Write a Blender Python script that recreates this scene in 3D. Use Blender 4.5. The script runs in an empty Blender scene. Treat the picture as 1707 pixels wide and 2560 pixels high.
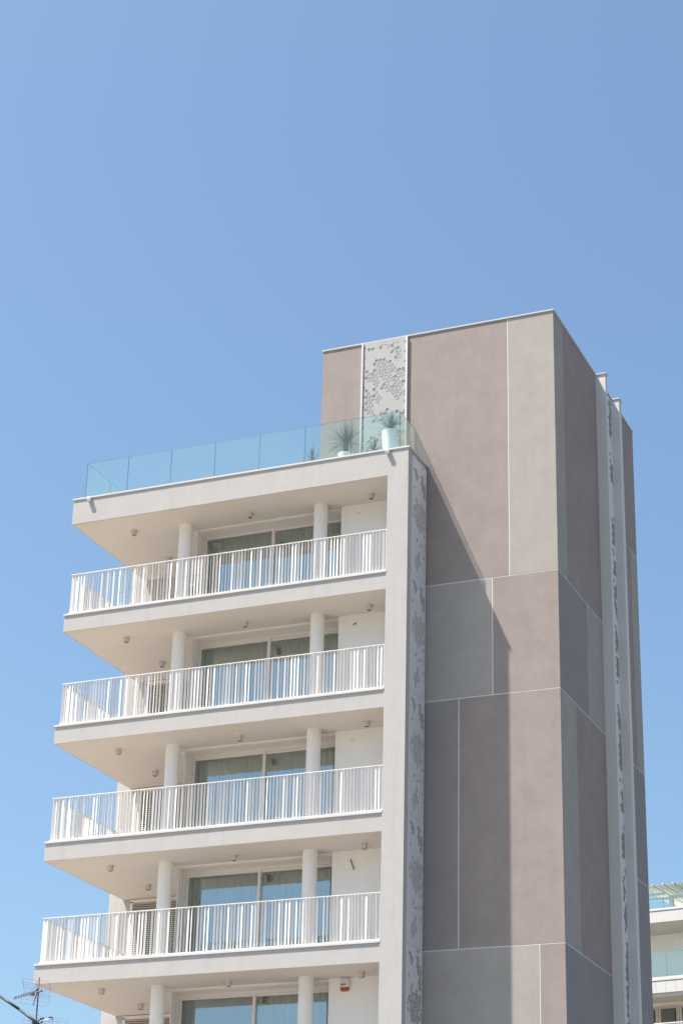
import bpy, math, random
from mathutils import Matrix, Vector
random.seed(7)
R = math.radians
C = bpy.context.scene.collection
S = bpy.context.scene

# ------------------------------------------------------------------ camera
FPX = 5228.857                      # focal length in pixels of the 1707x2560 photograph
PIT, YAW, ROL = 0.42277, -0.40893, 0.02688
CAM = Vector((17.5757, -44.7411, -23.5312))
fwd = Vector((math.sin(YAW)*math.cos(PIT), math.cos(YAW)*math.cos(PIT), math.sin(PIT)))
rgt0 = Vector((math.cos(YAW), -math.sin(YAW), 0)); up0 = rgt0.cross(fwd)
rgt = rgt0*math.cos(ROL)+up0*math.sin(ROL); upv = up0*math.cos(ROL)-rgt0*math.sin(ROL)
cam = bpy.data.cameras.new('camera'); camo = bpy.data.objects.new('camera', cam); C.objects.link(camo)
cam.sensor_fit = 'VERTICAL'; cam.sensor_height = 36; cam.lens = 36*FPX/2560
cam.clip_start = 0.1; cam.clip_end = 6000
camo.matrix_world = Matrix(((rgt.x, upv.x, -fwd.x, CAM.x), (rgt.y, upv.y, -fwd.y, CAM.y), (rgt.z, upv.z, -fwd.z, CAM.z), (0, 0, 0, 1)))
S.camera = camo
def at(px, py, Y):                  # photograph pixel -> world point on the plane y = Y
    d = fwd+rgt*((px-853.5)/FPX)-upv*((py-1280)/FPX)
    return CAM+d*((Y-CAM.y)/d.y)

# ------------------------------------------------------------------ light
SUN = Vector((2.235, 1.29, -5.34)).normalized()      # direction the light travels
w = bpy.data.worlds.new('World'); S.world = w; w.use_nodes = True
nt = w.node_tree; nt.nodes.clear()
sky = nt.nodes.new('ShaderNodeTexSky'); sky.sky_type = 'NISHITA'; sky.sun_disc = False
sky.sun_elevation = math.asin(-SUN.z); sky.sun_rotation = math.atan2(-SUN.x, -SUN.y)
sky.altitude = 0; sky.air_density = 1.0; sky.dust_density = 2.5; sky.ozone_density = 1.2
bg = nt.nodes.new('ShaderNodeBackground'); bg.inputs[1].default_value = 0.081
wo = nt.nodes.new('ShaderNodeOutputWorld')
tint = nt.nodes.new('ShaderNodeVectorMath'); tint.operation = 'MULTIPLY'; tint.inputs[1].default_value = (0.845, 1.0, 1.035)
nt.links.new(sky.outputs[0], tint.inputs[0]); nt.links.new(tint.outputs[0], bg.inputs[0]); nt.links.new(bg.outputs[0], wo.inputs[0])
sl = bpy.data.lights.new('sun', 'SUN'); sl.energy = 5.0; sl.angle = R(0.53); sl.color = (1.0, 0.915, 0.82)
so = bpy.data.objects.new('sun', sl); C.objects.link(so)
so.rotation_euler = SUN.to_track_quat('-Z', 'Y').to_euler()
S.view_settings.view_transform = 'Standard'; S.view_settings.look = 'None'
S.view_settings.exposure = 1.25; S.view_settings.gamma = 1; S.view_settings.use_curve_mapping = False
S.render.engine = 'CYCLES'
cy = S.cycles; cy.max_bounces = 10; cy.diffuse_bounces = 6; cy.glossy_bounces = 4; cy.transparent_max_bounces = 24; cy.transmission_bounces = 6

# ------------------------------------------------------------------ materials
def mat(name, col, rough=0.8, var=0.0, vscale=3.0, bump=0.0, bscale=60.0, metal=0.0, spec=0.3, streak=0.0):
    m = bpy.data.materials.new(name); m.use_nodes = True
    n = m.node_tree.nodes; l = m.node_tree.links; b = n['Principled BSDF']
    b.inputs['Roughness'].default_value = rough; b.inputs['Metallic'].default_value = metal
    b.inputs['Specular IOR Level'].default_value = spec
    b.inputs['Base Color'].default_value = (*col, 1)
    if not (var or bump or streak): return m
    tc = n.new('ShaderNodeTexCoord'); ge = n.new('ShaderNodeNewGeometry')
    pos = ge.outputs['Position']
    if var or streak:
        nz = n.new('ShaderNodeTexNoise'); nz.inputs['Scale'].default_value = vscale; nz.inputs['Detail'].default_value = 8; nz.inputs['Roughness'].default_value = 0.62
        l.new(pos, nz.inputs['Vector'])
        mr = n.new('ShaderNodeMapRange'); mr.inputs['From Min'].default_value = 0.25; mr.inputs['From Max'].default_value = 0.75
        mr.inputs['To Min'].default_value = 1-var; mr.inputs['To Max'].default_value = 1+var
        l.new(nz.outputs[0], mr.inputs[0])
        fac = mr.outputs[0]
        # fine grain
        nf = n.new('ShaderNodeTexNoise'); nf.inputs['Scale'].default_value = 38; nf.inputs['Detail'].default_value = 3
        l.new(pos, nf.inputs['Vector'])
        mf = n.new('ShaderNodeMapRange'); mf.inputs['From Min'].default_value = 0.3; mf.inputs['From Max'].default_value = 0.7
        mf.inputs['To Min'].default_value = 1-var*0.7; mf.inputs['To Max'].default_value = 1+var*0.7
        l.new(nf.outputs[0], mf.inputs[0])
        mm = n.new('ShaderNodeMath'); mm.operation = 'MULTIPLY'; l.new(fac, mm.inputs[0]); l.new(mf.outputs[0], mm.inputs[1]); fac = mm.outputs[0]
        if streak:
            mp = n.new('ShaderNodeMapping'); mp.inputs['Scale'].default_value = (6, 6, 0.35); l.new(pos, mp.inputs['Vector'])
            ns = n.new('ShaderNodeTexNoise'); ns.inputs['Scale'].default_value = 1.0; ns.inputs['Detail'].default_value = 5; l.new(mp.outputs[0], ns.inputs['Vector'])
            ms = n.new('ShaderNodeMapRange'); ms.inputs['From Min'].default_value = 0.5; ms.inputs['From Max'].default_value = 0.8
            ms.inputs['To Min'].default_value = 1; ms.inputs['To Max'].default_value = 1-streak; l.new(ns.outputs[0], ms.inputs[0])
            m2 = n.new('ShaderNodeMath'); m2.operation = 'MULTIPLY'; l.new(fac, m2.inputs[0]); l.new(ms.outputs[0], m2.inputs[1]); fac = m2.outputs[0]
        mx = n.new('ShaderNodeVectorMath'); mx.operation = 'SCALE'; mx.inputs[0].default_value = col
        l.new(fac, mx.inputs['Scale']); l.new(mx.outputs[0], b.inputs['Base Color'])
    if bump:
        nb = n.new('ShaderNodeTexNoise'); nb.inputs['Scale'].default_value = bscale; nb.inputs['Detail'].default_value = 4
        l.new(pos, nb.inputs['Vector'])
        bp = n.new('ShaderNodeBump'); bp.inputs['Strength'].default_value = bump; bp.inputs['Distance'].default_value = 0.012
        l.new(nb.outputs[0], bp.inputs['Height']); l.new(bp.outputs[0], b.inputs['Normal'])
    return m

def glassmat(name, tint, refl, rough=0.0, rtint=(1, 1, 1), film=0.0):
    m = bpy.data.materials.new(name); m.use_nodes = True
    n = m.node_tree.nodes; l = m.node_tree.links; n.clear()
    o = n.new('ShaderNodeOutputMaterial'); t = n.new('ShaderNodeBsdfTransparent'); t.inputs[0].default_value = (*tint, 1)
    g = n.new('ShaderNodeBsdfGlossy'); g.inputs['Roughness'].default_value = rough; g.inputs['Color'].default_value = (*rtint, 1)
    lw = n.new('ShaderNodeLayerWeight'); lw.inputs['Blend'].default_value = 0.5
    mr = n.new('ShaderNodeMapRange'); mr.inputs['To Min'].default_value = refl; mr.inputs['To Max'].default_value = min(1, refl+0.9)
    pw = n.new('ShaderNodeMath'); pw.operation = 'POWER'; pw.inputs[1].default_value = 4
    l.new(lw.outputs['Facing'], pw.inputs[0]); l.new(pw.outputs[0], mr.inputs[0])
    mx = n.new('ShaderNodeMixShader'); l.new(mr.outputs[0], mx.inputs[0]); l.new(t.outputs[0], mx.inputs[1]); l.new(g.outputs[0], mx.inputs[2])
    if film:                        # thin film of dust on the pane
        df = n.new('ShaderNodeBsdfDiffuse'); df.inputs[0].default_value = (0.72, 0.86, 0.78, 1); tl = n.new('ShaderNodeBsdfTranslucent'); tl.inputs[0].default_value = (0.72, 0.86, 0.78, 1)
        m1 = n.new('ShaderNodeMixShader'); m1.inputs[0].default_value = 0.5; l.new(df.outputs[0], m1.inputs[1]); l.new(tl.outputs[0], m1.inputs[2])
        m2 = n.new('ShaderNodeMixShader'); m2.inputs[0].default_value = film; l.new(mx.outputs[0], m2.inputs[1]); l.new(m1.outputs[0], m2.inputs[2]); mx = m2
    l.new(mx.outputs[0], o.inputs[0]); return m

WHITE = (0.465, 0.453, 0.44)
M = dict(
    render=mat('white_render', WHITE, 0.9, 0.045, 2.2, 0.45, 60, streak=0.07),
    fin=mat('fin_render', (0.66, 0.64, 0.62), 0.9, 0.03, 2.2, 0.3, 70),
    soffit=mat('soffit_paint', (0.665, 0.625, 0.58), 0.9, 0.02, 1.5, 0.1, 60),
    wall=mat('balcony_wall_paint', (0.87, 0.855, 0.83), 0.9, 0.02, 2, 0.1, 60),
    coping=mat('white_coping', (0.60, 0.585, 0.565), 0.45, 0.02, 4),
    floor=mat('balcony_floor', (0.52, 0.49, 0.455), 0.7, 0.05, 3),
    taupe=mat('taupe_render', (0.322, 0.272, 0.253), 0.92, 0.10, 1.6, 0.5, 60, streak=0.04),
    lgrey=mat('pale_grey_render', (0.375, 0.350, 0.320), 0.92, 0.08, 1.6, 0.5, 60, streak=0.04),
    mgrey=mat('mid_grey_render', (0.29, 0.270, 0.266), 0.92, 0.06, 1.6, 0.5, 60),
    trim=mat('joint_trim', (0.66, 0.65, 0.63), 0.6),
    screenA=mat('roof_screen_sheet', (0.385, 0.38, 0.37), 0.5, 0.02, 4, spec=0.4),
    metal=mat('coping_metal', (0.50, 0.50, 0.49), 0.4, 0.02, 5, spec=0.5),
    post=mat('white_profile', (0.66, 0.66, 0.67), 0.35, spec=0.5),
    rail=mat('railing_paint', (0.76, 0.745, 0.725), 0.38, spec=0.5),
    screen=mat('screen_sheet', (0.70, 0.69, 0.69), 0.45, 0.02, 4, spec=0.5),
    tan=mat('lit_backing_tan', (0.55, 0.51, 0.44), 0.9),  # tan stands in for light on the wall behind the holes
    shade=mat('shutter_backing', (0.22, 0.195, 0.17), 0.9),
    dark=mat('shade_and_screw_black', (0.03, 0.032, 0.04), 0.9),  # paints the shade behind screen holes; also colours the screws
    frame=mat('window_frame_paint', (0.78, 0.74, 0.70), 0.4, spec=0.4),
    curtain=mat('curtain_cloth', (0.33, 0.385, 0.325), 0.95, 0.03, 5),
    blind=mat('grey_blind', (0.17, 0.18, 0.18), 0.9),
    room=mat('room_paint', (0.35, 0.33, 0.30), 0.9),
    shutter=mat('shutter_slat_paint', (0.72, 0.69, 0.64), 0.5),
    lamp=mat('lamp_body', (0.60, 0.56, 0.52), 0.5),
    lens=mat('lamp_lens', (0.08, 0.07, 0.06), 0.2),
    pot=mat('white_pot', (0.84, 0.81, 0.79), 0.35, spec=0.5),
    leaf=mat('spiky_leaf', (0.05, 0.085, 0.06), 0.5, 0.3, 12),
    trunk=mat('plant_trunk', (0.09, 0.075, 0.06), 0.9, 0.2, 20),
    soil=mat('soil', (0.05, 0.04, 0.03), 0.95),
    clear=glassmat('tinted_glass', (0.88, 0.962, 0.958), 0.05, film=0.06),
    edge=mat('glass_edge', (0.02, 0.10, 0.09), 0.15, spec=0.6),
    pane=glassmat('window_glass', (0.80, 0.90, 0.83), 0.36, 0.0, (0.86, 0.95, 1.0)),
    orange=mat('orange_lens', (0.45, 0.07, 0.015), 0.25),
    plastic=mat('white_plastic', (0.72, 0.71, 0.69), 0.4),
    ink=mat('blue_grey_print', (0.12, 0.14, 0.19), 0.6),
    conduit=mat('red_brown_conduit', (0.11, 0.03, 0.025), 0.5),
    rust=mat('mast_steel', (0.055, 0.03, 0.03), 0.6, 0.2, 30),
    wire=mat('antenna_wire', (0.10, 0.11, 0.14), 0.6),
    black=mat('black_plastic', (0.018, 0.018, 0.02), 0.5),
    cable=mat('cable_sheath', (0.03, 0.055, 0.07), 0.5),
    lead=mat('white_lead', (0.7, 0.68, 0.62), 0.5),
    brown=mat('brown_connector', (0.22, 0.10, 0.03), 0.6),
    fabric=mat('cream_awning_cloth', (0.66, 0.58, 0.44), 0.9, 0.03, 4),
    nwhite=mat('neighbour_white_panel', (0.56, 0.55, 0.54), 0.6, 0.01, 2),
    nsoffit=mat('neighbour_soffit', (0.55, 0.51, 0.44), 0.9),
    ground=mat('ground_paving', (0.12, 0.11, 0.095), 0.9, 0.1, 0.2),
    bounce_plaza=mat('pale_bounce_paving', (0.32, 0.265, 0.21), 0.9, 0.08, 0.5),  # pale and warm so the unseen paving bounces light upwards
    asphalt=mat('asphalt', (0.06, 0.06, 0.06), 0.9, 0.1, 1),
    hwall=mat('house_plaster', (0.5, 0.45, 0.38), 0.9, 0.05, 1),
    tile=mat('roof_membrane', (0.3, 0.27, 0.25), 0.9, 0.05, 2),
)

# ------------------------------------------------------------------ mesh helpers
class MB:
    def __init__(s): s.v = []; s.f = []; s.mi = []
    def box(s, x0, y0, z0, x1, y1, z1, mi=0, side=None):
        b = len(s.v)
        s.v += [(x0, y0, z0), (x1, y0, z0), (x1, y1, z0), (x0, y1, z0), (x0, y0, z1), (x1, y0, z1), (x1, y1, z1), (x0, y1, z1)]
        F = [(0, 3, 2, 1), (4, 5, 6, 7), (0, 1, 5, 4), (1, 2, 6, 5), (2, 3, 7, 6), (3, 0, 4, 7)]
        for f in F: s.f.append([b+i for i in f]); s.mi.append(mi)
        return s
    def glass(s, x0, y0, z0, x1, y1, z1, axis):          # faces across the thickness are glass (0), the rim is edge (1)
        b = len(s.v)
        s.box(x0, y0, z0, x1, y1, z1)
        n = len(s.mi)
        rim = {1: (0, 1, 3, 5), 0: (0, 1, 2, 4)}[axis]
        for k in rim: s.mi[n-6+k] = 1
        return s
    def tube(s, a, b, r, n=8, r2=None, mi=0, cap=True):
        a = Vector(a); b = Vector(b); d = (b-a).normalized(); r2 = r if r2 is None else r2
        t = Vector((0, 0, 1)) if abs(d.z) < 0.9 else Vector((1, 0, 0))
        u = d.cross(t).normalized(); v = d.cross(u); k = len(s.v)
        for p, q in ((a, r), (b, r2)):
            for i in range(n):
                g = 2*math.pi*i/n; s.v.append(tuple(p+u*(q*math.cos(g))+v*(q*math.sin(g))))
        for i in range(n):
            j = (i+1) % n; s.f.append([k+i, k+j, k+n+j, k+n+i]); s.mi.append(mi)
        if cap: s.f.append([k+i for i in range(n)][::-1]); s.f.append([k+n+i for i in range(n)]); s.mi += [mi, mi]
        return s
    def path(s, pts, r, n=6, mi=0):
        for a, b in zip(pts, pts[1:]): s.tube(a, b, r, n, mi=mi)
        return s
    def poly(s, pts, mi=0):
        b = len(s.v); s.v += [tuple(p) for p in pts]; s.f.append(list(range(b, b+len(pts)))); s.mi.append(mi); return s
    def lathe(s, prof, cx, cy, n=32, mi=0):
        k = len(s.v)
        for r, z in prof:
            for i in range(n): g = 2*math.pi*i/n; s.v.append((cx+r*math.cos(g), cy+r*math.sin(g), z))
        for q in range(len(prof)-1):
            for i in range(n):
                j = (i+1) % n; s.f.append([k+q*n+i, k+q*n+j, k+(q+1)*n+j, k+(q+1)*n+i]); s.mi.append(mi)
        return s
    def mesh(s, name, mats, smooth=False):
        me = bpy.data.meshes.new(name); me.from_pydata(s.v, [], s.f)
        for m in (mats if isinstance(mats, (list, tuple)) else [mats]): me.materials.append(M[m])
        me.polygons.foreach_set('material_index', s.mi)
        if smooth: me.polygons.foreach_set('use_smooth', [True]*len(s.f))
        me.update(); return me

def link(name, data, parent=None, loc=(0, 0, 0), rot=(0, 0, 0), kind=None, label=None, smooth_angle=None):
    o = bpy.data.objects.new(name, data); C.objects.link(o)
    o.location = loc; o.rotation_euler = rot
    if parent is not None:
        o.parent = parent
        if 'base' in parent: o.matrix_parent_inverse = Matrix.Translation(-Vector(parent.location))
    if kind: o['kind'] = kind
    if label: o['label'] = label
    return o
def add(name, mb, mats, parent=None, smooth=False, **k): return link(name, mb.mesh(name, mats, smooth), parent, **k)
def thing(name, label, cat, loc=(0, 0, 0), rot=0, group=None, local=False):
    o = bpy.data.objects.new(name, None); C.objects.link(o); o.location = loc; o.rotation_euler = (0, 0, rot)
    o.empty_display_size = 0.5
    o['label'] = label; o['category'] = cat
    if group: o['group'] = group
    if not local: o['base'] = 1
    return o
def tag(o, label, cat, group=None):
    o['label'] = label; o['category'] = cat
    if group: o['group'] = group
    return o
def bevel(o, wd=0.008, seg=2):
    m = o.modifiers.new('bevel', 'BEVEL'); m.width = wd; m.segments = seg; m.limit_method = 'ANGLE'; return o

GZ = -25.13                                   # ground level
# ------------------------------------------------------------------ the setting
g = MB(); N = 24; L = 2500
for i in range(N):
    for j in range(N):
        x0 = -L+2*L*i/N; y0 = -L+2*L*j/N; d = 2*L/N
        g.poly([(x0, y0, GZ), (x0+d, y0, GZ), (x0+d, y0+d, GZ), (x0, y0+d, GZ)])
add('ground', g, 'ground', kind='structure')
add('road', MB().box(-300, -40, GZ+0.004, 300, -31, GZ+0.008), 'asphalt', kind='structure')
add('pavement', MB().box(-300, -31, GZ, 300, -27.5, GZ+0.14), 'bounce_plaza', kind='structure')
add('bounce_plaza', MB().box(-60, -27.5, GZ, 1.5, -0.05, GZ+0.02), 'bounce_plaza', kind='structure')  # unseen, added in front of the balconies to bounce light onto the soffits

# ------------------------------------------------------------------ main building
B = thing('apartment_building', 'white apartment block with five balcony levels beside a tall taupe and grey rendered tower', 'building', (-3, 4.5, GZ))
XL, XP, H = -9.7585, -0.566, 3.1
YW, YB = 1.55, 4.25                           # window line, recessed back wall
LV = [0.0]+[-3.3638-H*k for k in range(6)]    # top of coping per level; LV[0] is the roof terrace
TH = [0.7551]+[0.5012]*6
# core behind everything
core = MB()
core.box(-10.185, YB, GZ, -9.60, 9.0, -0.30)                       # left strip of the rear body
core.box(-9.60, YB+0.16, GZ, -6.9, 9.0, -0.30)
core.box(-6.9, YB+0.16, GZ, -3.06, 9.0, -0.30)
add('rear_wall', core, 'render', B)
# roof slab with pier: one L-shaped front (fascia + pier)
rf = MB()
rf.box(XL, 0.01, -TH[0], XP, YB, -0.045)
rf.box(XP, 0.01, GZ, -0.0, 1.335, -0.045)
add('roof_slab_and_pier', rf, 'render', B)
add('roof_slab_rear', MB().box(-10.17, YB+.002, -0.299, -3.06, 8.98, -0.05), 'render', B)
cp = MB()
cp.box(XL-0.02, -0.012, -0.045, 0.035, 0.33, 0.0)
cp.box(-0.30, 0.33, -0.045, 0.035, 1.285, 0.0)
cp.box(XL-0.02, 0.33, -0.045, XL+0.5, 8.9, 0.0)
add('roof_coping', cp, 'coping', B)
add('terrace_floor', MB().box(XL+0.5, 0.33, -0.0449, -0.3, 8.9, -0.02), 'floor', B)
bv = []
for k in range(1, 7):
    z = LV[k]
    sb = MB(); sb.box(XL, 0.025, z-TH[k], XP, YB+(0.15 if k else 0), z-0.05)
    o = add('balcony_slab', sb, 'render', B)
    c = MB(); c.box(XL-0.015, 0.0, z-0.05, XP, 0.16, z); c.box(XL-0.015, 0.16, z-0.05, XL+0.16, YB, z)
    add('slab_coping', c, 'coping', o)
    add('balcony_floor', MB().box(XL+0.16, 0.16, z-0.0499, XP, YB+.15, z-0.02), 'floor', o)
# soffit skins (smooth paint, 4 mm below each slab)
for k in range(0, 7):
    zb = LV[k]-TH[k]
    s_ = MB().box(XL+0.03, 0.05, zb-0.004, XP-0.002, YB-0.002, zb-0.0005)
    add('soffit', s_, 'soffit', B)
# columns
for k in range(0, 6):
    zt = LV[k]-TH[k]-0.004; zb = LV[k+1]-0.02
    for X in (-6.86, -2.895):
        m = MB().lathe([(0.182, zb), (0.182, zt)], X, 1.14, 40)
        add('round_column', m, 'wall', B, smooth=True)
# recess walls, windows, shutters
def louvre_mesh():
    m = MB(); w_ = 1.62; a = R(38); d = 0.05
    c, s = math.cos(a)*d/2, math.sin(a)*d/2
    # slat leaning outwards
    v = [(0, -c, -s), (0, c, s), (0, c, s+0.008), (0, -c, -s+0.008)]
    b = len(m.v); m.v += [(x, y, z) for x in (0, w_) for (_, y, z) in v]
    for q in range(4):
        r_ = (q+1) % 4; m.f.append([b+q, b+r_, b+4+r_, b+4+q]); m.mi.append(0)
    m.f.append([b, b+3, b+2, b+1]); m.f.append([b+4, b+5, b+6, b+7]); m.mi += [0, 0]
    return m.mesh('slat', 'shutter')
SLAT = louvre_mesh()
def curtain(x0, x1, y, z0, z1, pitch=0.11, amp=0.028, seed=0):
    rnd = random.Random(seed); m = MB(); n = int((x1-x0)/0.012); xs = []
    ph = 0
    pts = []
    for i in range(n+1):
        x = x0+(x1-x0)*i/n; ph += (x1-x0)/n/pitch*2*math.pi*(1+0.16*math.sin(x*3.1+seed)+0.08*math.sin(x*7.7+seed*2))
        pts.append((x, y+amp*math.sin(ph)+0.006*math.sin(ph*2.3)))
    for i in range(n):
        (a, b), (c, d) = pts[i], pts[i+1]
        m.poly([(a, b, z0), (c, d, z0), (c, d, z1), (a, b, z1)])
    return m
for k in range(0, 6):
    zt = LV[k]-TH[k]-0.0045; zf = LV[k+1]-0.02
    # wall right of the window, facing the street
    add('recess_wall', MB().box(-2.42, 1.40, zf, XP-0.001, 2.06, zt), 'wall', B)
    # return wall between the recessed corner and the living room
    add('return_wall', MB().box(-6.80, 1.935, zf, -6.70, YB-.001, zt), 'wall', B)
    # header over the window
    hd = MB().box(-6.84, 1.50, zt-0.03, -2.4201, 1.93, zt)
    add('window_header', hd, 'wall', B)
    # room box behind the glass
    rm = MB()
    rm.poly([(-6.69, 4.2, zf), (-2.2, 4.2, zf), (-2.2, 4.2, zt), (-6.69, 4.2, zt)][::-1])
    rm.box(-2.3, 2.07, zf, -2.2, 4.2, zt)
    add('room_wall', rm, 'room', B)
    # sliding window set back in a deep reveal
    gt = zt-(0.135 if k == 0 else 0.195)           # top of the glass
    f = MB()
    f.box(-6.84, 1.505, zt-0.062, -2.4205, 1.93, zt-0.0305)           # shutter guide under the header
    f.box(-6.70, 1.50, zf, -6.66, 1.93, zt-0.0625)                     # left jamb
    f.box(-6.6595, 1.60, zf, -6.648, 1.66, zt-0.0625); f.box(-6.6595, 1.78, zf, -6.648, 1.80, zt-0.0625)
    f.box(-6.6999, 1.9305, gt+0.063, -2.37, 2.03, zt-0.001)
    f.box(-6.6999, 1.9306, zf, -6.685, 2.03, gt+0.0625)
    f.box(-6.6845, 1.9306, zf, -2.37, 2.03, zf+0.03)
    wn = add('sliding_window', f, 'frame', B)
    def sash(x0, x1, y, nm='sash'):
        a = MB(); zz0 = zf+0.031; zz1 = gt+0.062; t = 0.072
        a.box(x0, y, zz0, x0+t, y+0.04, zz1); a.box(x1-t, y, zz0, x1, y+0.04, zz1)
        a.box(x0+t, y+.001, zz1-0.062, x1-t, y+0.039, zz1); a.box(x0+t, y+.001, zz0, x1-t, y+0.039, zz0+0.085)
        add(nm, a, 'frame', wn)
        add('pane', MB().poly([(x0+t, y+0.02, zz0+0.085), (x1-t, y+0.02, zz0+0.085), (x1-t, y+0.02, zz1-0.062), (x0+t, y+0.02, zz1-0.062)]), 'pane', wn)
    sash(-6.684, -4.60, 1.94); sash(-4.665, -2.37, 1.983)
    add('handle', MB().box(-6.66, 1.925, zf+1.02, -6.64, 1.939, zf+1.16), 'black', wn)
    cm = 'curtain'; x0c, x1c, yc, zc = -6.66, -2.32, 2.20, gt+0.03
    if k == 0: add('curtain', curtain(x0c, x1c, yc, zf+0.02, zc, 0.19, 0.045, 3), cm, wn)
    elif k == 3:    # pulled to one side
        add('curtain', curtain(x0c, x1c, yc+0.08, zf+0.02, zc, 0.16, 0.045, 11), cm, wn)
        add('curtain', curtain(-5.2, -4.65, yc-0.03, zf+0.02, zc, 0.08, 0.03, 12), cm, wn)
    elif k == 4:
        add('grey_blind', MB().box(x0c, yc-0.08, zf+0.3, -4.7, yc-0.075, zc-0.02), 'blind', wn)
        add('curtain', curtain(-4.66, x1c, yc, zf+0.02, zc, 0.17, 0.05, 21), cm, wn)
    else: add('curtain', curtain(x0c, x1c, yc, zf+0.02, zc, 0.17+0.01*k, 0.05, k*5+1), cm, wn)
    # recessed back wall with shuttered door
    dl, dz = (-8.50, 0.27) if k == 0 else (-9.53, 0.0)
    bw = MB()
    bw.box(-9.6, YB, zf, dl, YB+0.158, zt)
    bw.box(dl, YB, zt-0.012-dz, -6.80, YB+0.158, zt)
    bw.box(-7.70, YB, zf, -6.80, YB+0.158, zt-0.0121-dz)
    add('back_wall', bw, 'render', B)
    zt = zt-dz
    df = MB()
    df.box(dl+.001, YB-0.012, zf, dl+0.08, YB+0.10, zt-0.07); df.box(-7.78, YB-0.012, zf, -7.701, YB+0.10, zt-0.07)
    df.box(dl+.001, YB-0.012, zt-0.10, -7.701, YB+0.10, zt-0.0605)
    df.box(dl+.001, YB-0.03, zt-0.06, -7.701, YB+0.10, zt-0.02)
    dd = add('shuttered_door', df, 'frame', B)
    add('backing', MB().box(dl+0.08, YB+0.09, zf, -7.78, YB+0.10, zt-0.10), 'shade', dd)
    n = int((zt-0.13-zf)/0.0545)
    for i in range(n):
        o = link('slat', SLAT, dd, (dl+0.085, YB+0.03, zt-0.135-0.0545*i))
        if k == 0: o.scale.x = 0.38
    
# balcony railings ---------------------------------------------------
YR, XR = 0.097, XL+0.097
BW, BT = 0.050, 0.008
def bal_mesh(h): return MB().box(-BW/2, -BT/2, 0, BW/2, BT/2, h).mesh('baluster', 'rail')
BAL = bal_mesh(1.09)
ANG = [0, 35, 90, 60, -40, 15, 75, 110, -15, 50, 90, 5, 65, 25, 120, 80]
for k in range(1, 6):
    z = LV[k]; rnd = random.Random(40+k)
    m = MB()
    m.box(XR-0.02, YR-0.02, z+1.135, XP, YR+0.02, z+1.155); m.box(XR-0.02, YR+0.02, z+1.135, XR+0.02, YB, z+1.155)
    ra = add('balcony_railing', m, 'rail', B)
    m = MB()
    m.box(XR-0.025, YR-0.025, z+0.0, XP, YR+0.025, z+0.045); m.box(XR-0.025, YR+0.025, z+0.0, XR+0.025, YB, z+0.045)
    add('bottom_rail', m, 'rail', ra)
    pitch = 0.0895; n = int((XP-0.03-XR)/pitch)
    joined = MB()
    for i in range(n+1):
        a = rnd.choice(ANG)+rnd.uniform(-6, 6)
        x = XP-0.03-pitch*i
        if k in (2, 3, 4): link('baluster', BAL, ra, (x, YR, z+0.045), (0, 0, R(a)))
        else:
            c, s = math.cos(R(a)), math.sin(R(a)); b0 = len(joined.v); joined.box(-BW/2, -BT/2, 0, BW/2, BT/2, 1.09)
            for q in range(b0, len(joined.v)):
                vx, vy, vz = joined.v[q]; joined.v[q] = (x+vx*c-vy*s, YR+vx*s+vy*c, z+0.045+vz)
    n2 = int((YB-0.05-YR)/pitch)
    for i in range(1, n2+1):
        a = rnd.choice(ANG)+90+rnd.uniform(-6, 6); y = YR+pitch*i
        c, s = math.cos(R(a)), math.sin(R(a)); b0 = len(joined.v); joined.box(-BW/2, -BT/2, 0, BW/2, BT/2, 1.09)
        for q in range(b0, len(joined.v)):
            vx, vy, vz = joined.v[q]; joined.v[q] = (XR+vx*c-vy*s, y+vx*s+vy*c, z+0.045+vz)
    add('baluster_row', joined, 'rail', ra, kind='stuff')

# glass balustrade on the roof terrace --------------------------------
GY, GX0, GX1, GT = 0.17, -9.52, -0.315, 1.115
gb = add('glass_balustrade', MB().box(GX0-0.01, GY-0.015, -0.0, GX1+0.01, GY+0.025, 0.03), 'coping', B)
xs = [GX0, -8.233, -6.921, -5.609, -4.297, -2.985, -1.673, GX1]
for a, b in zip(xs, xs[1:]):
    add('glass_panel', MB().glass(a+0.005, GY, 0.03, b-0.005, GY+0.012, GT, 1), ['clear', 'edge'], gb)
ysr = [GY+0.014, 1.272]
add('glass_panel', MB().glass(GX1-0.012, GY+0.014, 0.0, GX1, 1.275, GT, 0), ['clear', 'edge'], gb)
yy = GY+0.014
for q in range(5):
    y1 = yy+1.31
    add('glass_panel', MB().glass(GX0, yy, 0.0, GX0+0.012, y1-0.01, GT, 0), ['clear', 'edge'], gb); yy = y1
# drain spouts
for X in (-9.25, -0.555):
    sp = MB().box(X-0.06, -0.085, -0.115, X+0.06, 0.0099, -0.046); sp.box(X-0.045, -0.080, -0.150, X+0.06, 0.0098, -0.1151)
    bevel(add('drain_spout', sp, 'coping', B), 0.004)

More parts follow.
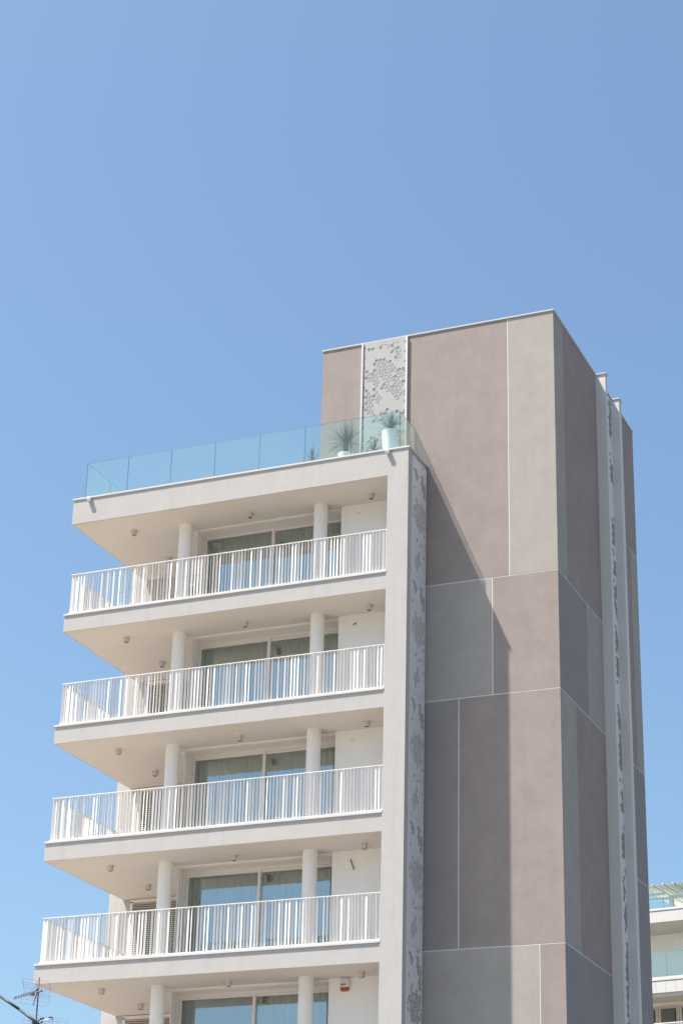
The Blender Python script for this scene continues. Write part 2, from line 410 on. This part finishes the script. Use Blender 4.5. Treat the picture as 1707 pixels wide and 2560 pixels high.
# ------------------------------------------------------------------ tower
XT, YT, ZT = 3.51, 1.29, 3.95
XTL, YTR = -3.04, 8.95
tw = MB()
tw.box(XTL+0.001, YT+0.05, -0.02, XT-0.05, YTR-0.001, ZT); tw.box(-0.50, YT+0.05, GZ, XT-0.05, YTR-0.002, -0.0201)
tower = add('tower_core', tw, 'lgrey', B)
def fpanel(x0, x1, z0, z1, m): add('wall_panel', MB().box(x0, YT, z0, x1, YT+0.0495, z1), m, tower)
def spanel(y0, y1, z0, z1, m, nm='wall_panel'): add(nm, MB().box(XT-0.0495, y0, z0, XT, y1, z1), m, tower)
G = 0.0135
rows = [ZT, -3.40, -6.50, -12.70, -15.8, -22.0, GZ]
fr = [
    [(XTL, -1.88, 'taupe'), (-0.552, 2.245, 'taupe'), (2.245, XT, 'lgrey')],
    [(-0.4, 1.79, 'lgrey'), (1.79, XT, 'taupe')],
    [(-0.4, 0.907, 'mgrey'), (0.907, XT, 'taupe')],
    [(-0.4, 2.89, 'lgrey'), (2.89, XT, 'taupe')],
    [(-0.4, 1.79, 'mgrey'), (1.79, XT, 'taupe')],
    [(-0.4, 0.907, 'lgrey'), (0.907, XT, 'taupe')]]
Y1A = 5.155
sd = [
    [(1.34, 2.09, 'lgrey'), (2.09, Y1A, 'taupe')],
    [(1.34, 3.745, 'mgrey'), (3.745, Y1A, 'lgrey')],
    [(1.34, 2.568, 'lgrey'), (2.568, Y1A, 'taupe')],
    [(1.34, Y1A, 'mgrey')],
    [(1.34, 3.745, 'taupe'), (3.745, Y1A, 'lgrey')],
    [(1.34, Y1A, 'mgrey')]]
jt = 0
for i, r_ in enumerate(fr):
    zt_, zb_ = rows[i], rows[i+1]
    z1 = zt_-(G if i else 0); z0 = zb_+G
    for j, (a, b, m) in enumerate(r_):
        if i == 0 and j == 0: fpanel(a, b, 0.0, z1, m); continue
        fpanel(a+(G if (j > 0 and a > -0.5) else 0), b-(G if b < XT-0.01 and b > -0.5 else 0), z0, z1, m)
        if b < XT-0.01 and b > -0.5: add('joint_trim', MB().box(b-G, YT+0.004, z0, b+G, YT+0.0494, z1), 'trim', tower)
    if i < 5: add('joint_trim', MB().box(-0.4, YT+0.004, zb_-G, XT, YT+0.0494, zb_+G), 'trim', tower)
for i, r_ in enumerate(sd):
    zt_, zb_ = rows[i], rows[i+1]
    z1 = zt_-(G if i else 0); z0 = zb_+G
    for j, (a, b, m) in enumerate(r_):
        spanel(a+(G if j else 0), b-(G if b < Y1A-0.01 else 0), z0, z1, m)
        if b < Y1A-0.01: add('joint_trim', MB().box(XT-0.0494, b-G, z0, XT-0.004, b+G, z1), 'trim', tower)
    if i < 5: add('joint_trim', MB().box(XT-0.0494, 1.34, zb_-G, XT-0.004, Y1A, zb_+G), 'trim', tower)
rb = [ZT, -0.06, -6.48, -9.60, -15.8, GZ]
rs = [[(7.0, YTR, 'taupe')], [(7.0, 8.30, 'taupe'), (8.30, YTR, 'lgrey')], [(7.0, YTR, 'mgrey')], [(7.0, YTR, 'mgrey')], [(7.0, YTR, 'taupe')]]
for i, r_ in enumerate(rs):
    z1 = rb[i]-(G if i else 0); z0 = rb[i+1]+G
    for j, (a, b, m) in enumerate(r_):
        spanel(a+(G if j else 0), b-(G if b < YTR-.01 else 0), z0, z1, m)
        if b < YTR-.01: add('joint_trim', MB().box(XT-0.0494, b-G, z0, XT-0.004, b+G, z1), 'trim', tower)
    if i < 4: add('joint_trim', MB().box(XT-0.0494, 7.0, rb[i+1]-G, XT-0.004, YTR, rb[i+1]+G), 'trim', tower)
# fins
P1, P2 = XT+0.285, XT+0.22
f1 = add('fin', MB().box(XT-0.05, Y1A+.001, GZ, P1, 5.32, ZT), 'fin', tower)
f2 = add('fin', MB().box(XT-0.05, 6.75, GZ, P2, 6.999, ZT), 'fin', tower)
# coping
cb = MB(); e = 0.022
cb.box(XTL-e, YT-e, ZT, XT+e, YT+0.3, ZT+0.04); cb.box(XT-0.3, YT+0.3, ZT, XT+e, YTR+e, ZT+0.04)
cb.box(XTL-e, YT+0.3, ZT, XTL+0.28, YTR+e, ZT+0.04)
cb.box(XT+e, Y1A-e, ZT, P1+e, 5.32+e, ZT+0.04); cb.box(XT+e, 6.75-e, ZT, P2+e, 7.0+e, ZT+0.04)
add('tower_coping', cb, 'metal', tower)
add('tower_roof', MB().box(XTL+0.28, YT+0.3, ZT-0.02, XT-0.3, YTR-0.02, ZT+0.01), 'tile', tower)

# perforated screens: a sheet of rhombi, three to each hexagon, some of them cut out
def vnoise(x, y, seed):
    def h(i, j):
        n = math.sin(i*127.1+j*311.7+seed*74.7)*43758.5453; return n-math.floor(n)
    i, j = math.floor(x), math.floor(y); fx, fy = x-i, y-j; fx = fx*fx*(3-2*fx); fy = fy*fy*(3-2*fy)
    return (h(i, j)*(1-fx)+h(i+1, j)*fx)*(1-fy)+(h(i, j+1)*(1-fx)+h(i+1, j+1)*fx)*fy
def clip(poly, u0, u1, v0, v1):
    for ax, lim, sg in ((0, u0, 1), (0, u1, -1), (1, v0, 1), (1, v1, -1)):
        out = []
        for i in range(len(poly)):
            a, b = poly[i-1], poly[i]; da = sg*(a[ax]-lim); db = sg*(b[ax]-lim)
            if (da >= 0) != (db >= 0):
                t = da/(da-db); out.append((a[0]+(b[0]-a[0])*t, a[1]+(b[1]-a[1])*t))
            if db >= 0: out.append(b)
        poly = out
        if len(poly) < 3: return []
    return poly
def hexscreen(u0, u1, v0, v1, s, place, thick, openf, shrink):
    m = MB(); wdt = math.sqrt(3)*s; ni = int((u1-u0)/wdt)+3; nj = int((v1-v0)/(1.5*s))+3
    for j in range(-1, nj):
        for i in range(-1, ni):
            cx = u0+i*wdt+(wdt/2 if j % 2 else 0); cyy = v0+j*1.5*s
            hx = [(cx+s*math.sin(R(60*q)), cyy+s*math.cos(R(60*q))) for q in range(6)]
            cl = clip(hx, u0, u1, v0, v1)
            if len(cl) < 3: continue
            if all(u0+0.012 < p[0] < u1-0.012 and v0+0.012 < p[1] < v1-0.012 for p in hx) and openf(cx-u0, cyy-v0):
                sh = [(cx+(p[0]-cx)*shrink, cyy+(p[1]-cyy)*shrink) for p in hx]
                for q in range(6):
                    r2 = (q+1) % 6
                    m.poly([place(*hx[q], 0), place(*hx[r2], 0), place(*sh[r2], 0), place(*sh[q], 0)])
                    m.poly([place(*sh[q], 0), place(*sh[r2], 0), place(*sh[r2], thick), place(*sh[q], thick)])
                if (i*7+j*3) % 3:            # a spoke left across the hole
                    k_ = (i+j) % 3; a, b = sh[k_], sh[k_+3]; dx, dy = b[0]-a[0], b[1]-a[1]; ll_ = math.hypot(dx, dy); nx, ny = -dy/ll_*0.006, dx/ll_*0.006
                    m.poly([place(a[0]-nx, a[1]-ny, 0.001), place(b[0]-nx, b[1]-ny, 0.001), place(b[0]+nx, b[1]+ny, 0.001), place(a[0]+nx, a[1]+ny, 0.001)])
            else: m.poly([place(*p, 0) for p in cl])
    return m
def screen(u0, u1, v0, v1, s, place, thick, openf, shrink=0.74):
    """s = hexagon side; place(u,v,d) maps sheet coordinates and depth to the world"""
    m = MB(); wdt = math.sqrt(3)*s; ni = int((u1-u0)/wdt)+3; nj = int((v1-v0)/(1.5*s))+3
    for j in range(-1, nj):
        for i in range(-1, ni):
            cx = u0+i*wdt+(wdt/2 if j % 2 else 0); cyy = v0+j*1.5*s
            hx = [(cx+s*math.sin(R(60*q)), cyy+s*math.cos(R(60*q))) for q in range(6)]
            for t in range(3):
                rh = [(cx, cyy), hx[(2*t) % 6], hx[(2*t+1) % 6], hx[(2*t+2) % 6]]
                cl = clip(rh, u0, u1, v0, v1)
                if len(cl) < 3: continue
                mx = sum(p[0] for p in rh)/4; my = sum(p[1] for p in rh)/4
                inside = all(u0+0.012 < p[0] < u1-0.012 and v0+0.012 < p[1] < v1-0.012 for p in rh)
                if inside and openf((cx-u0), (cyy-v0), t):
                    sh = [(mx+(p[0]-mx)*shrink, my+(p[1]-my)*shrink) for p in rh]
                    for q in range(4):
                        r2 = (q+1) % 4
                        m.poly([place(*rh[q], 0), place(*rh[r2], 0), place(*sh[r2], 0), place(*sh[q], 0)])
                        m.poly([place(*sh[q], 0), place(*sh[r2], 0), place(*sh[r2], thick), place(*sh[q], thick)])
                else:
                    m.poly([place(*p, 0) for p in cl])
    return m
def openA(u, v, t):
    n = vnoise(u*4.6+2, v*3.1, 5); n2 = vnoise(u*11+9, v*11, 8)
    return n*0.60+n2*0.42 > 0.50 and vnoise(u*30, v*30, 3) > 0.14
sA = hexscreen(-1.835, -0.60, 0.0, 3.945, 0.064, lambda u, v, d: (u, 1.262+d, v), 0.012, lambda u, v: openA(u, v, 0), 0.80)
sc = add('perforated_screen', sA, 'screenA', tower)
add('screen_backing', MB().box(-1.835, 1.285, -0.02, -0.60, 1.3399, 3.949), 'post', sc)
add('screen_post', MB().box(-1.879, 1.235, -0.02, -1.836, 1.3395, 3.949), 'post', sc)
add('screen_post', MB().box(-0.599, 1.235, -0.02, -0.5525, 1.3395, 3.949), 'post', sc)
fx = MB()
for q in range(13):
    for X in (-1.80, -0.635): fx.box(X-0.008, 1.252, 0.2+q*0.3, X+0.008, 1.2615, 0.235+q*0.3)
add('fixing_screw', fx, 'dark', sc, kind='stuff')
def openB(u, v, t):
    top = (3.1-(v % 3.1))
    if zz1 > -12 and (0.80 < top < 0.98 or (top > 1.9 and vnoise(u*9, v*7, 22) < 0.55)): return False
    if zz1 > -12 and top < 0.14: return False
    n = vnoise(u*6+3, v*4.2, 2); n2 = vnoise(u*14, v*11, 6)
    return n*0.6+n2*0.4 > 0.54 and vnoise(u*31, v*31+t*5, 9) > 0.18
zj = [-0.17, -3.40, -6.50, -9.60, -12.70, -15.80]
sb_ = None
for a, b in zip(zj, zj[1:]):
    zz0 = b+0.004; zz1 = a-0.004
    mm = screen(0.24, 1.225, zz0, zz1, 0.066, lambda u, v, d: (0.034-d, u, v), 0.006, openB, 0.74)
    o = add('perforated_screen', mm, 'screen', B)
    e_ = MB(); e_.box(0.001, 0.238, zz0, 0.034, 0.2399, zz1)
    add('screen_edge', e_, 'screen', o)
    add('screen_backing', MB().box(0.0005, 0.25, zz1-0.85, 0.004, 1.22, zz1), 'dark', o)  # dark board: shade painted behind the upper holes
    if zz1 > -12: add('screen_backing', MB().box(0.0005, 0.25, zz0, 0.004, 1.22, zz1-0.8501), 'tan', o)  # tan board: light seen through the lower holes, put into the colour
    else: add('screen_backing', MB().box(0.0005, 0.25, zz0, 0.004, 1.22, zz1-0.8501), 'dark', o)  # lowest panel: shade painted behind all its holes
    sc_ = MB(); q = zz1-0.12
    while q > zz0: sc_.box(0.02, 1.2255, q-0.008, 0.036, 1.243, q+0.008); q -= 0.289
    add('screen_spacer', sc_, 'post', o, kind='stuff')
add('lower_screen', MB().box(0.001, 0.24, GZ, 0.034, 1.225, -15.81), 'screen', B)
def openC(u, v, t):
    return 1.04 < u < 1.37 and vnoise(u*5, v*3.3, 13)*0.7+vnoise(u*12, v*9, 4)*0.3 > 0.47
mC = screen(5.325, 6.748, -25.0, ZT-0.03, 0.075, lambda u, v, d: (XT+0.005-d, u, v), 0.002, openC, 0.78)
oc = add('perforated_screen', mC, 'screen', tower)
add('screen_shade_sheet', MB().box(XT-0.04, 5.325, -25.0, XT-0.03, 6.748, ZT-0.01), 'dark', oc)  # solid near-black sheet, painted as the shade of a cavity

# ------------------------------------------------------------------ soffit lamps
lvn = ['top balcony ceiling', 'second balcony ceiling from top', 'third balcony ceiling from top', 'fourth balcony ceiling from top', 'lowest visible balcony ceiling']
posn = [('near the front left corner,', -8.34, 0.93), ('behind, left of the left column,', -8.32, 2.95), ('between the two round columns,', -4.86, 0.93), ('rightmost, beside the pier,', -1.37, 0.90)]
lb = MB(); s2 = 0.058; lb.box(-s2, -s2, -0.135, s2, s2, 0)
LB = lb.mesh('lamp_body', 'lamp'); LC = MB().box(-0.075, -0.075, -0.006, 0.075, 0.075, 0).mesh('mounting_plate', 'lamp')
LL = MB().box(-0.045, -0.045, -0.137, 0.045, 0.045, -0.1351).mesh('lamp_lens', 'lens')
for k in range(5):
    zt = LV[k]-TH[k]-0.004
    for nm, x, y in posn:
        t = thing('soffit_lamp', 'square taupe lamp %s %s' % (nm, lvn[k]), 'lamp', (x, y, zt), 0, 'square lamps under the balcony soffits', local=True)
        link('lamp_body', LB, t, (0, 0, -0.0062)); link('mounting_plate', LC, t); link('lamp_lens', LL, t, (0, 0, -0.0062))

# wall bits on the recess walls
def on_wall(px, py): return at(px, py, 1.40)
t = thing('alarm_siren', 'white alarm siren with orange lens on the lowest recessed balcony wall', 'siren', (-1.99, 1.4, -13.47))
X, Z0, Z1 = -1.985, -13.50, -13.185
b_ = MB()
pr = [(1.399, Z1-0.01), (1.34, Z1), (1.31, Z1-0.05), (1.30, Z1-0.12), (1.295, Z0+0.085)]
for (ya, za), (yb, zb) in zip(pr, pr[1:]):
    b_.poly([(X-0.115, ya, za), (X+0.115, ya, za), (X+0.11, yb, zb), (X-0.11, yb, zb)][::-1])
for sx in (-1, 1):
    b_.poly([(X+sx*0.112, 1.399, Z0+0.085)]+[(X+sx*0.112, y, z) for y, z in pr])
b_.poly([(X-0.11, 1.399, Z0+0.085), (X+0.11, 1.399, Z0+0.085), (X+0.11, 1.295, Z0+0.085), (X-0.11, 1.295, Z0+0.085)])
add('housing', b_, 'plastic', t)
ln = MB()
v0 = [(X-0.105, 1.295), (X+0.105, 1.295), (X+0.105, 1.395), (X-0.105, 1.395)]; v1 = [(X-0.08, 1.305), (X+0.08, 1.305), (X+0.08, 1.39), (X-0.08, 1.39)]
k0 = len(ln.v); ln.v += [(x, y, Z0+0.083) for x, y in v0]+[(x, y, Z0) for x, y in v1]
for q in range(4): ln.f.append([k0+q, k0+(q+1) % 4, k0+4+(q+1) % 4, k0+4+q]); ln.mi.append(0)
ln.f.append([k0+7, k0+6, k0+5, k0+4]); ln.mi.append(0)
add('orange_lens', ln, 'orange', t)
pp = MB()
# small blue-grey letters
for q, (ox, wd) in enumerate(((-0.075, 0.026), (-0.042, 0.022), (-0.012, 0.032), (0.028, 0.022))):
    x0 = X+ox
    pp.box(x0, 1.2925, Z0+0.12, x0+0.008, 1.2965, Z0+0.165); pp.box(x0+wd-0.007, 1.2925, Z0+0.12, x0+wd, 1.2965, Z0+0.165)
    pp.box(x0+0.008, 1.2926, Z0+0.156, x0+wd-0.007, 1.2964, Z0+0.165)
    if q % 2: pp.box(x0+0.008, 1.2926, Z0+0.12, x0+wd-0.007, 1.2964, Z0+0.128)
add('printed_lettering', pp, 'ink', t)
b2 = MB().box(X-0.12, 1.385, Z0-0.01, X+0.12, 1.3995, Z1+0.012); add('back_plate', b2, 'plastic', t)

o = add('junction_box', MB().box(-1.985, 1.385, -7.275, -1.895, 1.399, -7.225), 'plastic'); tag(o, 'small flat white junction plate on the third recessed wall from the top', 'junction box')
o = add('cable_stub', MB().path([(-1.915, 1.402, -1.02), (-1.915, 1.36, -1.03), (-1.905, 1.35, -1.05)], 0.010, 8), 'conduit'); tag(o, 'short dark cable stub poking from the wall of the top balcony', 'cable', 'cable stubs on the recessed walls')
o = add('cable_stub', MB().path([(-1.93, 1.402, -4.12), (-1.935, 1.35, -4.125), (-1.985, 1.33, -4.175)], 0.012, 8), 'conduit'); tag(o, 'short bent red-brown cable stub on the wall of the second balcony', 'cable', 'cable stubs on the recessed walls')
o = add('cable_stub', MB().path([(-1.925, 1.402, -10.31), (-1.92, 1.37, -10.315), (-1.90, 1.36, -10.35), (-1.82, 1.37, -10.56)], 0.013, 8), 'conduit'); tag(o, 'long red-brown cable stub hanging on the wall of the fourth balcony', 'cable', 'cable stubs on the recessed walls')

# ------------------------------------------------------------------ terrace plants
def spiky(parent, c, r, n, seed, up=0.55, droop=0.45, wd=0.013):
    rnd = random.Random(seed); m = MB()
    for i in range(n):
        az = rnd.uniform(0, 2*math.pi); el = R(rnd.uniform(-28, 88)) if rnd.random() < 0.8 else R(rnd.uniform(40, 90))
        ln_ = r*rnd.uniform(0.75, 1.08); d = Vector((math.cos(az)*math.cos(el), math.sin(az)*math.cos(el), math.sin(el)))
        side = Vector((-math.sin(az), math.cos(az), 0)); dr = droop*rnd.uniform(0.3, 1.0)*math.cos(el)
        pr_ = None
        for q in range(5):
            t_ = q/4; p = Vector(c)+d*(ln_*t_)+Vector((0, 0, -dr*ln_*t_*t_))
            w_ = wd*(1-t_)**0.7*(0.6+0.4*min(1, t_*4+0.4))+0.0008
            a, b = p-side*w_/2, p+side*w_/2
            if pr_: m.poly([pr_[0], pr_[1], b, a])
            pr_ = (a, b)
    add('foliage', m, 'leaf', parent, kind='stuff')
def pot(parent, x, y, r0, r1, h, z=0.0):
    z0 = -0.02+z
    m = MB().lathe([(0.001, z0), (r0, z0), (r1, z0+h), (r1-0.02, z0+h), (r1-0.025, z0+h-0.05)], x, y, 40)
    add('pot', m, 'pot', parent, smooth=False)
    add('soil', MB().lathe([(0.001, z0+h-0.05), (r1-0.025, z0+h-0.05)], x, y, 24), 'soil', parent)
PY = 0.85
t = thing('potted_plant', 'spiky green plant in a tall white cylinder pot by the terrace corner', 'plant', (-0.86, PY, 0), 0, 'spiky plants on the roof terrace')
pot(t, -0.855, PY, 0.17, 0.215, 0.95); spiky(t, (-0.84, PY, 0.99), 0.56, 190, 4, droop=0.32)
t = thing('potted_plant', 'largest spiky plant, with a bare thick trunk, behind the glass', 'plant', (-2.11, PY, 0), 0, 'spiky plants on the roof terrace')
pot(t, -2.12, PY, 0.16, 0.20, 0.50); add('trunk', MB().tube((-2.11, PY, 0.42), (-2.11, PY, 0.82), 0.062, 12, 0.075), 'trunk', t, smooth=True)
spiky(t, (-2.11, PY, 0.82), 0.66, 230, 9, droop=0.26)
t = thing('potted_plant', 'low spiky plant between the trunked plant and the tall pot', 'plant', (-1.28, PY, 0), 0, 'spiky plants on the roof terrace')
pot(t, -1.28, PY, 0.14, 0.17, 0.38); spiky(t, (-1.28, PY, 0.42), 0.50, 120, 14, droop=0.4)
t = thing('potted_plant', 'leftmost small spiky plant standing against the sky', 'plant', (-3.16, PY+0.1, 0), 0, 'spiky plants on the roof terrace')
pot(t, -3.10, PY+0.1, 0.13, 0.16, 0.42); spiky(t, (-3.11, PY+0.1, 0.50), 0.46, 110, 21, droop=0.4)

# ------------------------------------------------------------------ TV antenna on the house in front
AY = -6.0
def A(zx, zy, dy=0.0): p = at(zx*0.12755, 2400+zy*0.12755, AY+dy); return (p.x, p.y, p.z)
mt = A(780, 340); mb_ = A(715, 1190)
dirv = (Vector(mb_)-Vector(mt)); low = Vector(mt)+dirv*2.9
house_z = low.z
t = thing('television_antenna', 'rusty rooftop aerial mast with wire grid reflector at lower left', 'antenna', tuple(low))
add('mast', MB().tube(mt, tuple(low), 0.0155, 10), 'rust', t, smooth=True)
rr = 0.0028
gr = MB()
def lerp(a, b, t_): return tuple(a[i]+(b[i]-a[i])*t_ for i in range(3))
ul, ur, lr, ll = A(445, 355, -0.25), A(985, 430, -0.25), A(1010, 635, 0.05), A(475, 560, 0.05)
gr.path([ul, ur, lr, ll, ul], rr*1.3)
for t_ in (0.36, 0.55, 0.72, 0.85): gr.tube(lerp(ul, ll, t_), lerp(ur, lr, t_), rr)
gr.tube(lerp(ul, ur, .5), lerp(ll, lr, .5), rr*1.5)
add('upper_reflector_grid', gr, 'wire', t)
gr = MB()
ul, ur, lr, ll = A(480, 600, 0.05), A(1000, 680, 0.05), A(920, 910, -0.25), A(400, 840, -0.25)
gr.path([ul, ur, lr, ll, ul], rr*1.3)
for t_ in (0.12, 0.26, 0.42, 0.65): gr.tube(lerp(ul, ll, t_), lerp(ur, lr, t_), rr)
gr.tube(lerp(ul, ur, .5), lerp(ll, lr, .5), rr*1.5)
add('lower_reflector_grid', gr, 'wire', t)
bm0, bm1 = A(790, 600, 0.0), A(285, 748, -0.45)
add('boom', MB().tube(bm0, bm1, 0.009, 8), 'lead', t)
el = MB()
for q in range(17):
    c_ = Vector(lerp(bm0, bm1, 0.16+0.84*q/16)); hgt = 0.022+0.012*(q % 2)
    el.tube(c_+Vector((-0.012, 0, -hgt)), c_+Vector((0.012, 0, hgt)), 0.010 if q % 2 else 0.007, 6)
add('director_clip', el, 'black', t, kind='stuff')
el = MB()
for q in range(15):
    c_ = Vector(lerp(bm0, bm1, 0.2+0.8*q/14)); hh = 0.10-0.002*q
    el.tube(c_+Vector((-0.06, 0.05, hh)), c_+Vector((0.06, -0.05, -hh*0.7)), 0.0017, 4)
add('director_rod', el, 'wire', t, kind='stuff')
cn = MB(); p = Vector(A(650, 672, -0.1)); cn.box(p.x-0.04, p.y-0.03, p.z-0.03, p.x+0.03, p.y+0.03, p.z+0.03)
add('connector', cn, 'brown', t)
cl = MB(); cl.tube(A(690, 600), A(760, 620), 0.012, 8); cl.tube(A(760, 640, -0.03), A(830, 600, -0.03), 0.010, 8); cl.tube(A(740, 575, -0.02), A(745, 640, -0.02), 0.03, 8); cl.tube(A(825, 590, -.03), A(812, 625, -.03), 0.018, 8)
add('mast_clamp', cl, 'rust', t)
add('brace', MB().tube(A(728, 660, -0.05), A(655, 890, -0.05), 0.011, 8), 'rust', t)
add('lead_cable', MB().path([A(650, 890, -0.05), A(638, 960, -0.05), A(634, 1060, -0.05), A(640, 1160, -0.05), A(632, 1300, -0.03), A(640, 2400, 0.0)], 0.0035, 5), 'lead', t)
l2 = MB()
for a, b, c_, d_ in (((670, 1075), (1340, 1180), (1328, 1228), (660, 1120)), ((500, 1112), (1030, 1210), (1030, 1300), (490, 1170)), ((450, 1175), (1145, 1215), (1150, 1300), (445, 1230))):
    q4 = [A(*a, -0.1), A(*b, -0.1), A(*c_, -0.1), A(*d_, -0.1)]; l2.path(q4+[q4[0]], rr)
for yy_ in (1150, 1190, 1240): l2.tube(A(545, yy_, -0.1), A(1000, yy_+70, -0.1), rr*0.8)
l2.path([A(240, 1250, -.1), A(330, 1262, -.1), A(420, 1290, -.1)], rr*1.6)
add('lower_dipole_loops', l2, 'wire', t)
add('lower_boom', MB().tube(A(700, 1215, -0.05), A(985, 1150, -0.3), 0.008, 8), 'lead', t)
hd_ = MB()
for (a, b, r_) in (((800, 1150), (862, 1150), 0.026), ((760, 1190), (800, 1180), 0.022), ((962, 1150), (985, 1125), 0.022), ((985, 1120), (1030, 1125), 0.016), ((1028, 1125), (1035, 1170), 0.011), ((640, 1210), (720, 1235), 0.03), ((810, 1215), (838, 1210), 0.02), ((650, 1245), (700, 1250), 0.03)):
    hd_.tube(A(*a, -0.12), A(*b, -0.12), r_, 8)
add('lower_clamps', hd_, 'black', t)

# house that carries the antenna
hx, hy = low.x-1.0, low.y-1.5
t = thing('small_house', 'low plaster house with a flat roof carrying the rooftop aerial', 'house', (hx, hy, GZ))
hz = house_z
add('wall', MB().box(hx-5, hy-3, GZ, hx+4, hy+4, hz-0.15), 'hwall', t)
rf_ = add('roof', MB().box(hx-5.3, hy-3.3, hz-0.15, hx+4.3, hy+4.3, hz+0.02), 'tile', t)
for q in range(3):
    wx = hx-3.6+q*2.6
    wv = add('window', MB().box(wx, hy-3.03, GZ+1.1, wx+1.2, hy-2.99, GZ+2.5), 'frame', t)
    add('pane', MB().box(wx+0.08, hy-3.04, GZ+1.18, wx+1.12, hy-3.031, GZ+2.42), 'blind', wv)
# overhead cable
CY = -18.0
p0 = at(-700, 2040, CY); p1 = at(0, 2490, CY); p2 = at(105, 2566, CY); p3 = Vector((hx-4.9, hy-3.2, hz-0.2))
pts = [tuple(at(-900, 1960, CY)), tuple(at(-450, 2215, CY)), tuple(at(-150, 2396, CY)), tuple(p1), tuple(at(50, 2524, CY)), tuple(p2), tuple(at(300, 2718, CY)), tuple(at(700, 3060, CY))]
o = add('overhead_cable', MB().path(pts, 0.021, 8), 'cable', smooth=True); tag(o, 'thick dark overhead cable slanting down across the lower left corner', 'cable')

# ------------------------------------------------------------------ neighbouring building behind, right
NO = at(1650, 2272, 50.0)
NB = thing('neighbouring_building', 'white building with glass balustrades and a cream roof pergola behind the tower', 'building', (NO.x, NO.y, 0), R(-8), local=True)
u0, u1 = -9.0, 16.0
def nb(nm, mb, m, parent=NB, **k): return add(nm, mb, m, parent, **k)
levels = [0.05, -3.16, -6.37, -9.58, -12.79, -16.0, -19.2, -22.4]
for i, z in enumerate(levels):
    s_ = nb('floor_slab', MB().box(u0, 0.03, z-0.64, u1, 2.2, z-0.14 if i else z-0.10), 'nwhite')
    nb('white_coping', MB().box(u0, -0.02, z-(0.13 if i else 0.09), u1, 0.3, z), 'coping', s_)
    x = 0.11-0.49*12
    while x < 8:
        if i: nb('fascia_panel', MB().box(x+0.006, 0.0, z-0.69, x+0.484, 0.029, z-0.15), 'nwhite', s_)
        x += 0.49
    if not i:
        for q in range(-2, 4): nb('fascia_panel', MB().box(q*2.4+.9, 0.0, z-0.64, q*2.4+3.292, 0.029, z-0.11), 'nwhite', s_)
    if i: nb('soffit_lip', MB().box(u0, 0.10, z-0.83, u1, 0.22, z-0.691), 'coping', s_)
    nb('soffit', MB().box(u0, 0.03, z-0.70, u1, 2.3, z-0.6405), 'nsoffit', s_)
nb('rear_wall', MB().box(u0, 2.2, GZ, u1, 9.0, -0.1), 'wall')
# windows, second visible storey
for i, z in enumerate(levels[1:4]):
    x = -3.2
    zt_ = z-0.95
    for q in range(6):
        wv = nb('window', MB().box(x, 2.12, zt_-2.0, x+0.95, 2.199, zt_+0.05), 'nsoffit')
        add('pane', MB().box(x+0.06, 2.10, zt_-1.95, x+0.80, 2.1199, zt_-0.06), 'black', wv)
        cu = curtain(x+0.08, x+0.78, 2.085, zt_-1.93, zt_-0.08, 0.09, 0.012, q); add('curtain', cu, 'blind', wv)
        x += 1.05
# glass on level 2
gl = nb('glass_balustrade', MB().box(-8, 0.06, levels[1], 8, 0.10, levels[1]+0.04), 'coping')
x = 0.16-1.5*4
while x < 7: add('glass_panel', MB().glass(x+.006, 0.07, levels[1]+0.04, x+1.494, 0.085, levels[1]+1.2, 1), ['clear', 'edge'], gl); x += 1.5
gl = nb('glass_balustrade', MB().box(-8, 0.06, levels[0], 8, 0.10, levels[0]+0.03), 'coping')
x = 0.12-1.5*4
while x < 7: add('glass_panel', MB().glass(x+.004, 0.07, levels[0]+0.03, x+1.496, 0.085, levels[0]+1.03, 1), ['clear', 'edge'], gl); x += 1.5
# railing at the third level (white mesh)
rl = nb('white_railing', MB().box(-6, 0.05, levels[2]+1.12, 8, 0.09, levels[2]+1.16), 'rail')
x = -2.0
rb_ = MB()
while x < 3: rb_.box(x, 0.06, levels[2], x+0.035, 0.07, levels[2]+1.12); x += 0.09
add('railing_bar', rb_, 'rail', rl, kind='stuff')
for q, (ux, i, w_) in enumerate(((-0.02, 0, 1.0), (2.55, 0, 1.0), (0.62, 1, 1.0), (-1.9, 1, 1.0))):
    nb('recessed_lamp', MB().lathe([(0.001, levels[i]-0.712), (0.075, levels[i]-0.712), (0.075, levels[i]-0.7)], ux, w_, 16), 'lamp')
# pergola on the neighbour's roof
PG = nb('roof_pergola', MB().box(-3.0, 0.50, 0.83, 0.02, 0.58, 0.93), 'nwhite')
add('pergola_post', MB().box(0.22, 0.55, 0.0, 0.40, 0.75, 0.66), 'nwhite', PG)
add('pergola_post', MB().box(4.2, 0.55, 0.0, 4.38, 0.75, 0.66), 'nwhite', PG)
add('pergola_beam', MB().box(-3.0, 0.55, 0.60, 0.22, 0.70, 0.70), 'nwhite', PG)
add('pergola_beam', MB().box(0.22, 0.55, 0.661, 8.0, 0.80, 0.76), 'nwhite', PG)
for q in range(-1, 10):
    ux = -0.44+0.525*q
    add('rafter', MB().box(ux-0.025, 0.12, 1.17, ux+0.03, 4.2, 1.29), 'nwhite', PG)
    m = MB(); n = 8
    for j in range(n):
        a0, a1 = j/n, (j+1)/n
        m.poly([(ux+0.03+0.47*a0, 0.16, 1.25-0.10*math.sin(math.pi*a0)), (ux+0.03+0.47*a1, 0.16, 1.25-0.10*math.sin(math.pi*a1)), (ux+0.03+0.47*a1, 4.2, 1.25-0.10*math.sin(math.pi*a1)), (ux+0.03+0.47*a0, 4.2, 1.25-0.10*math.sin(math.pi*a0))])
    add('awning_cloth', m, 'fabric', PG)
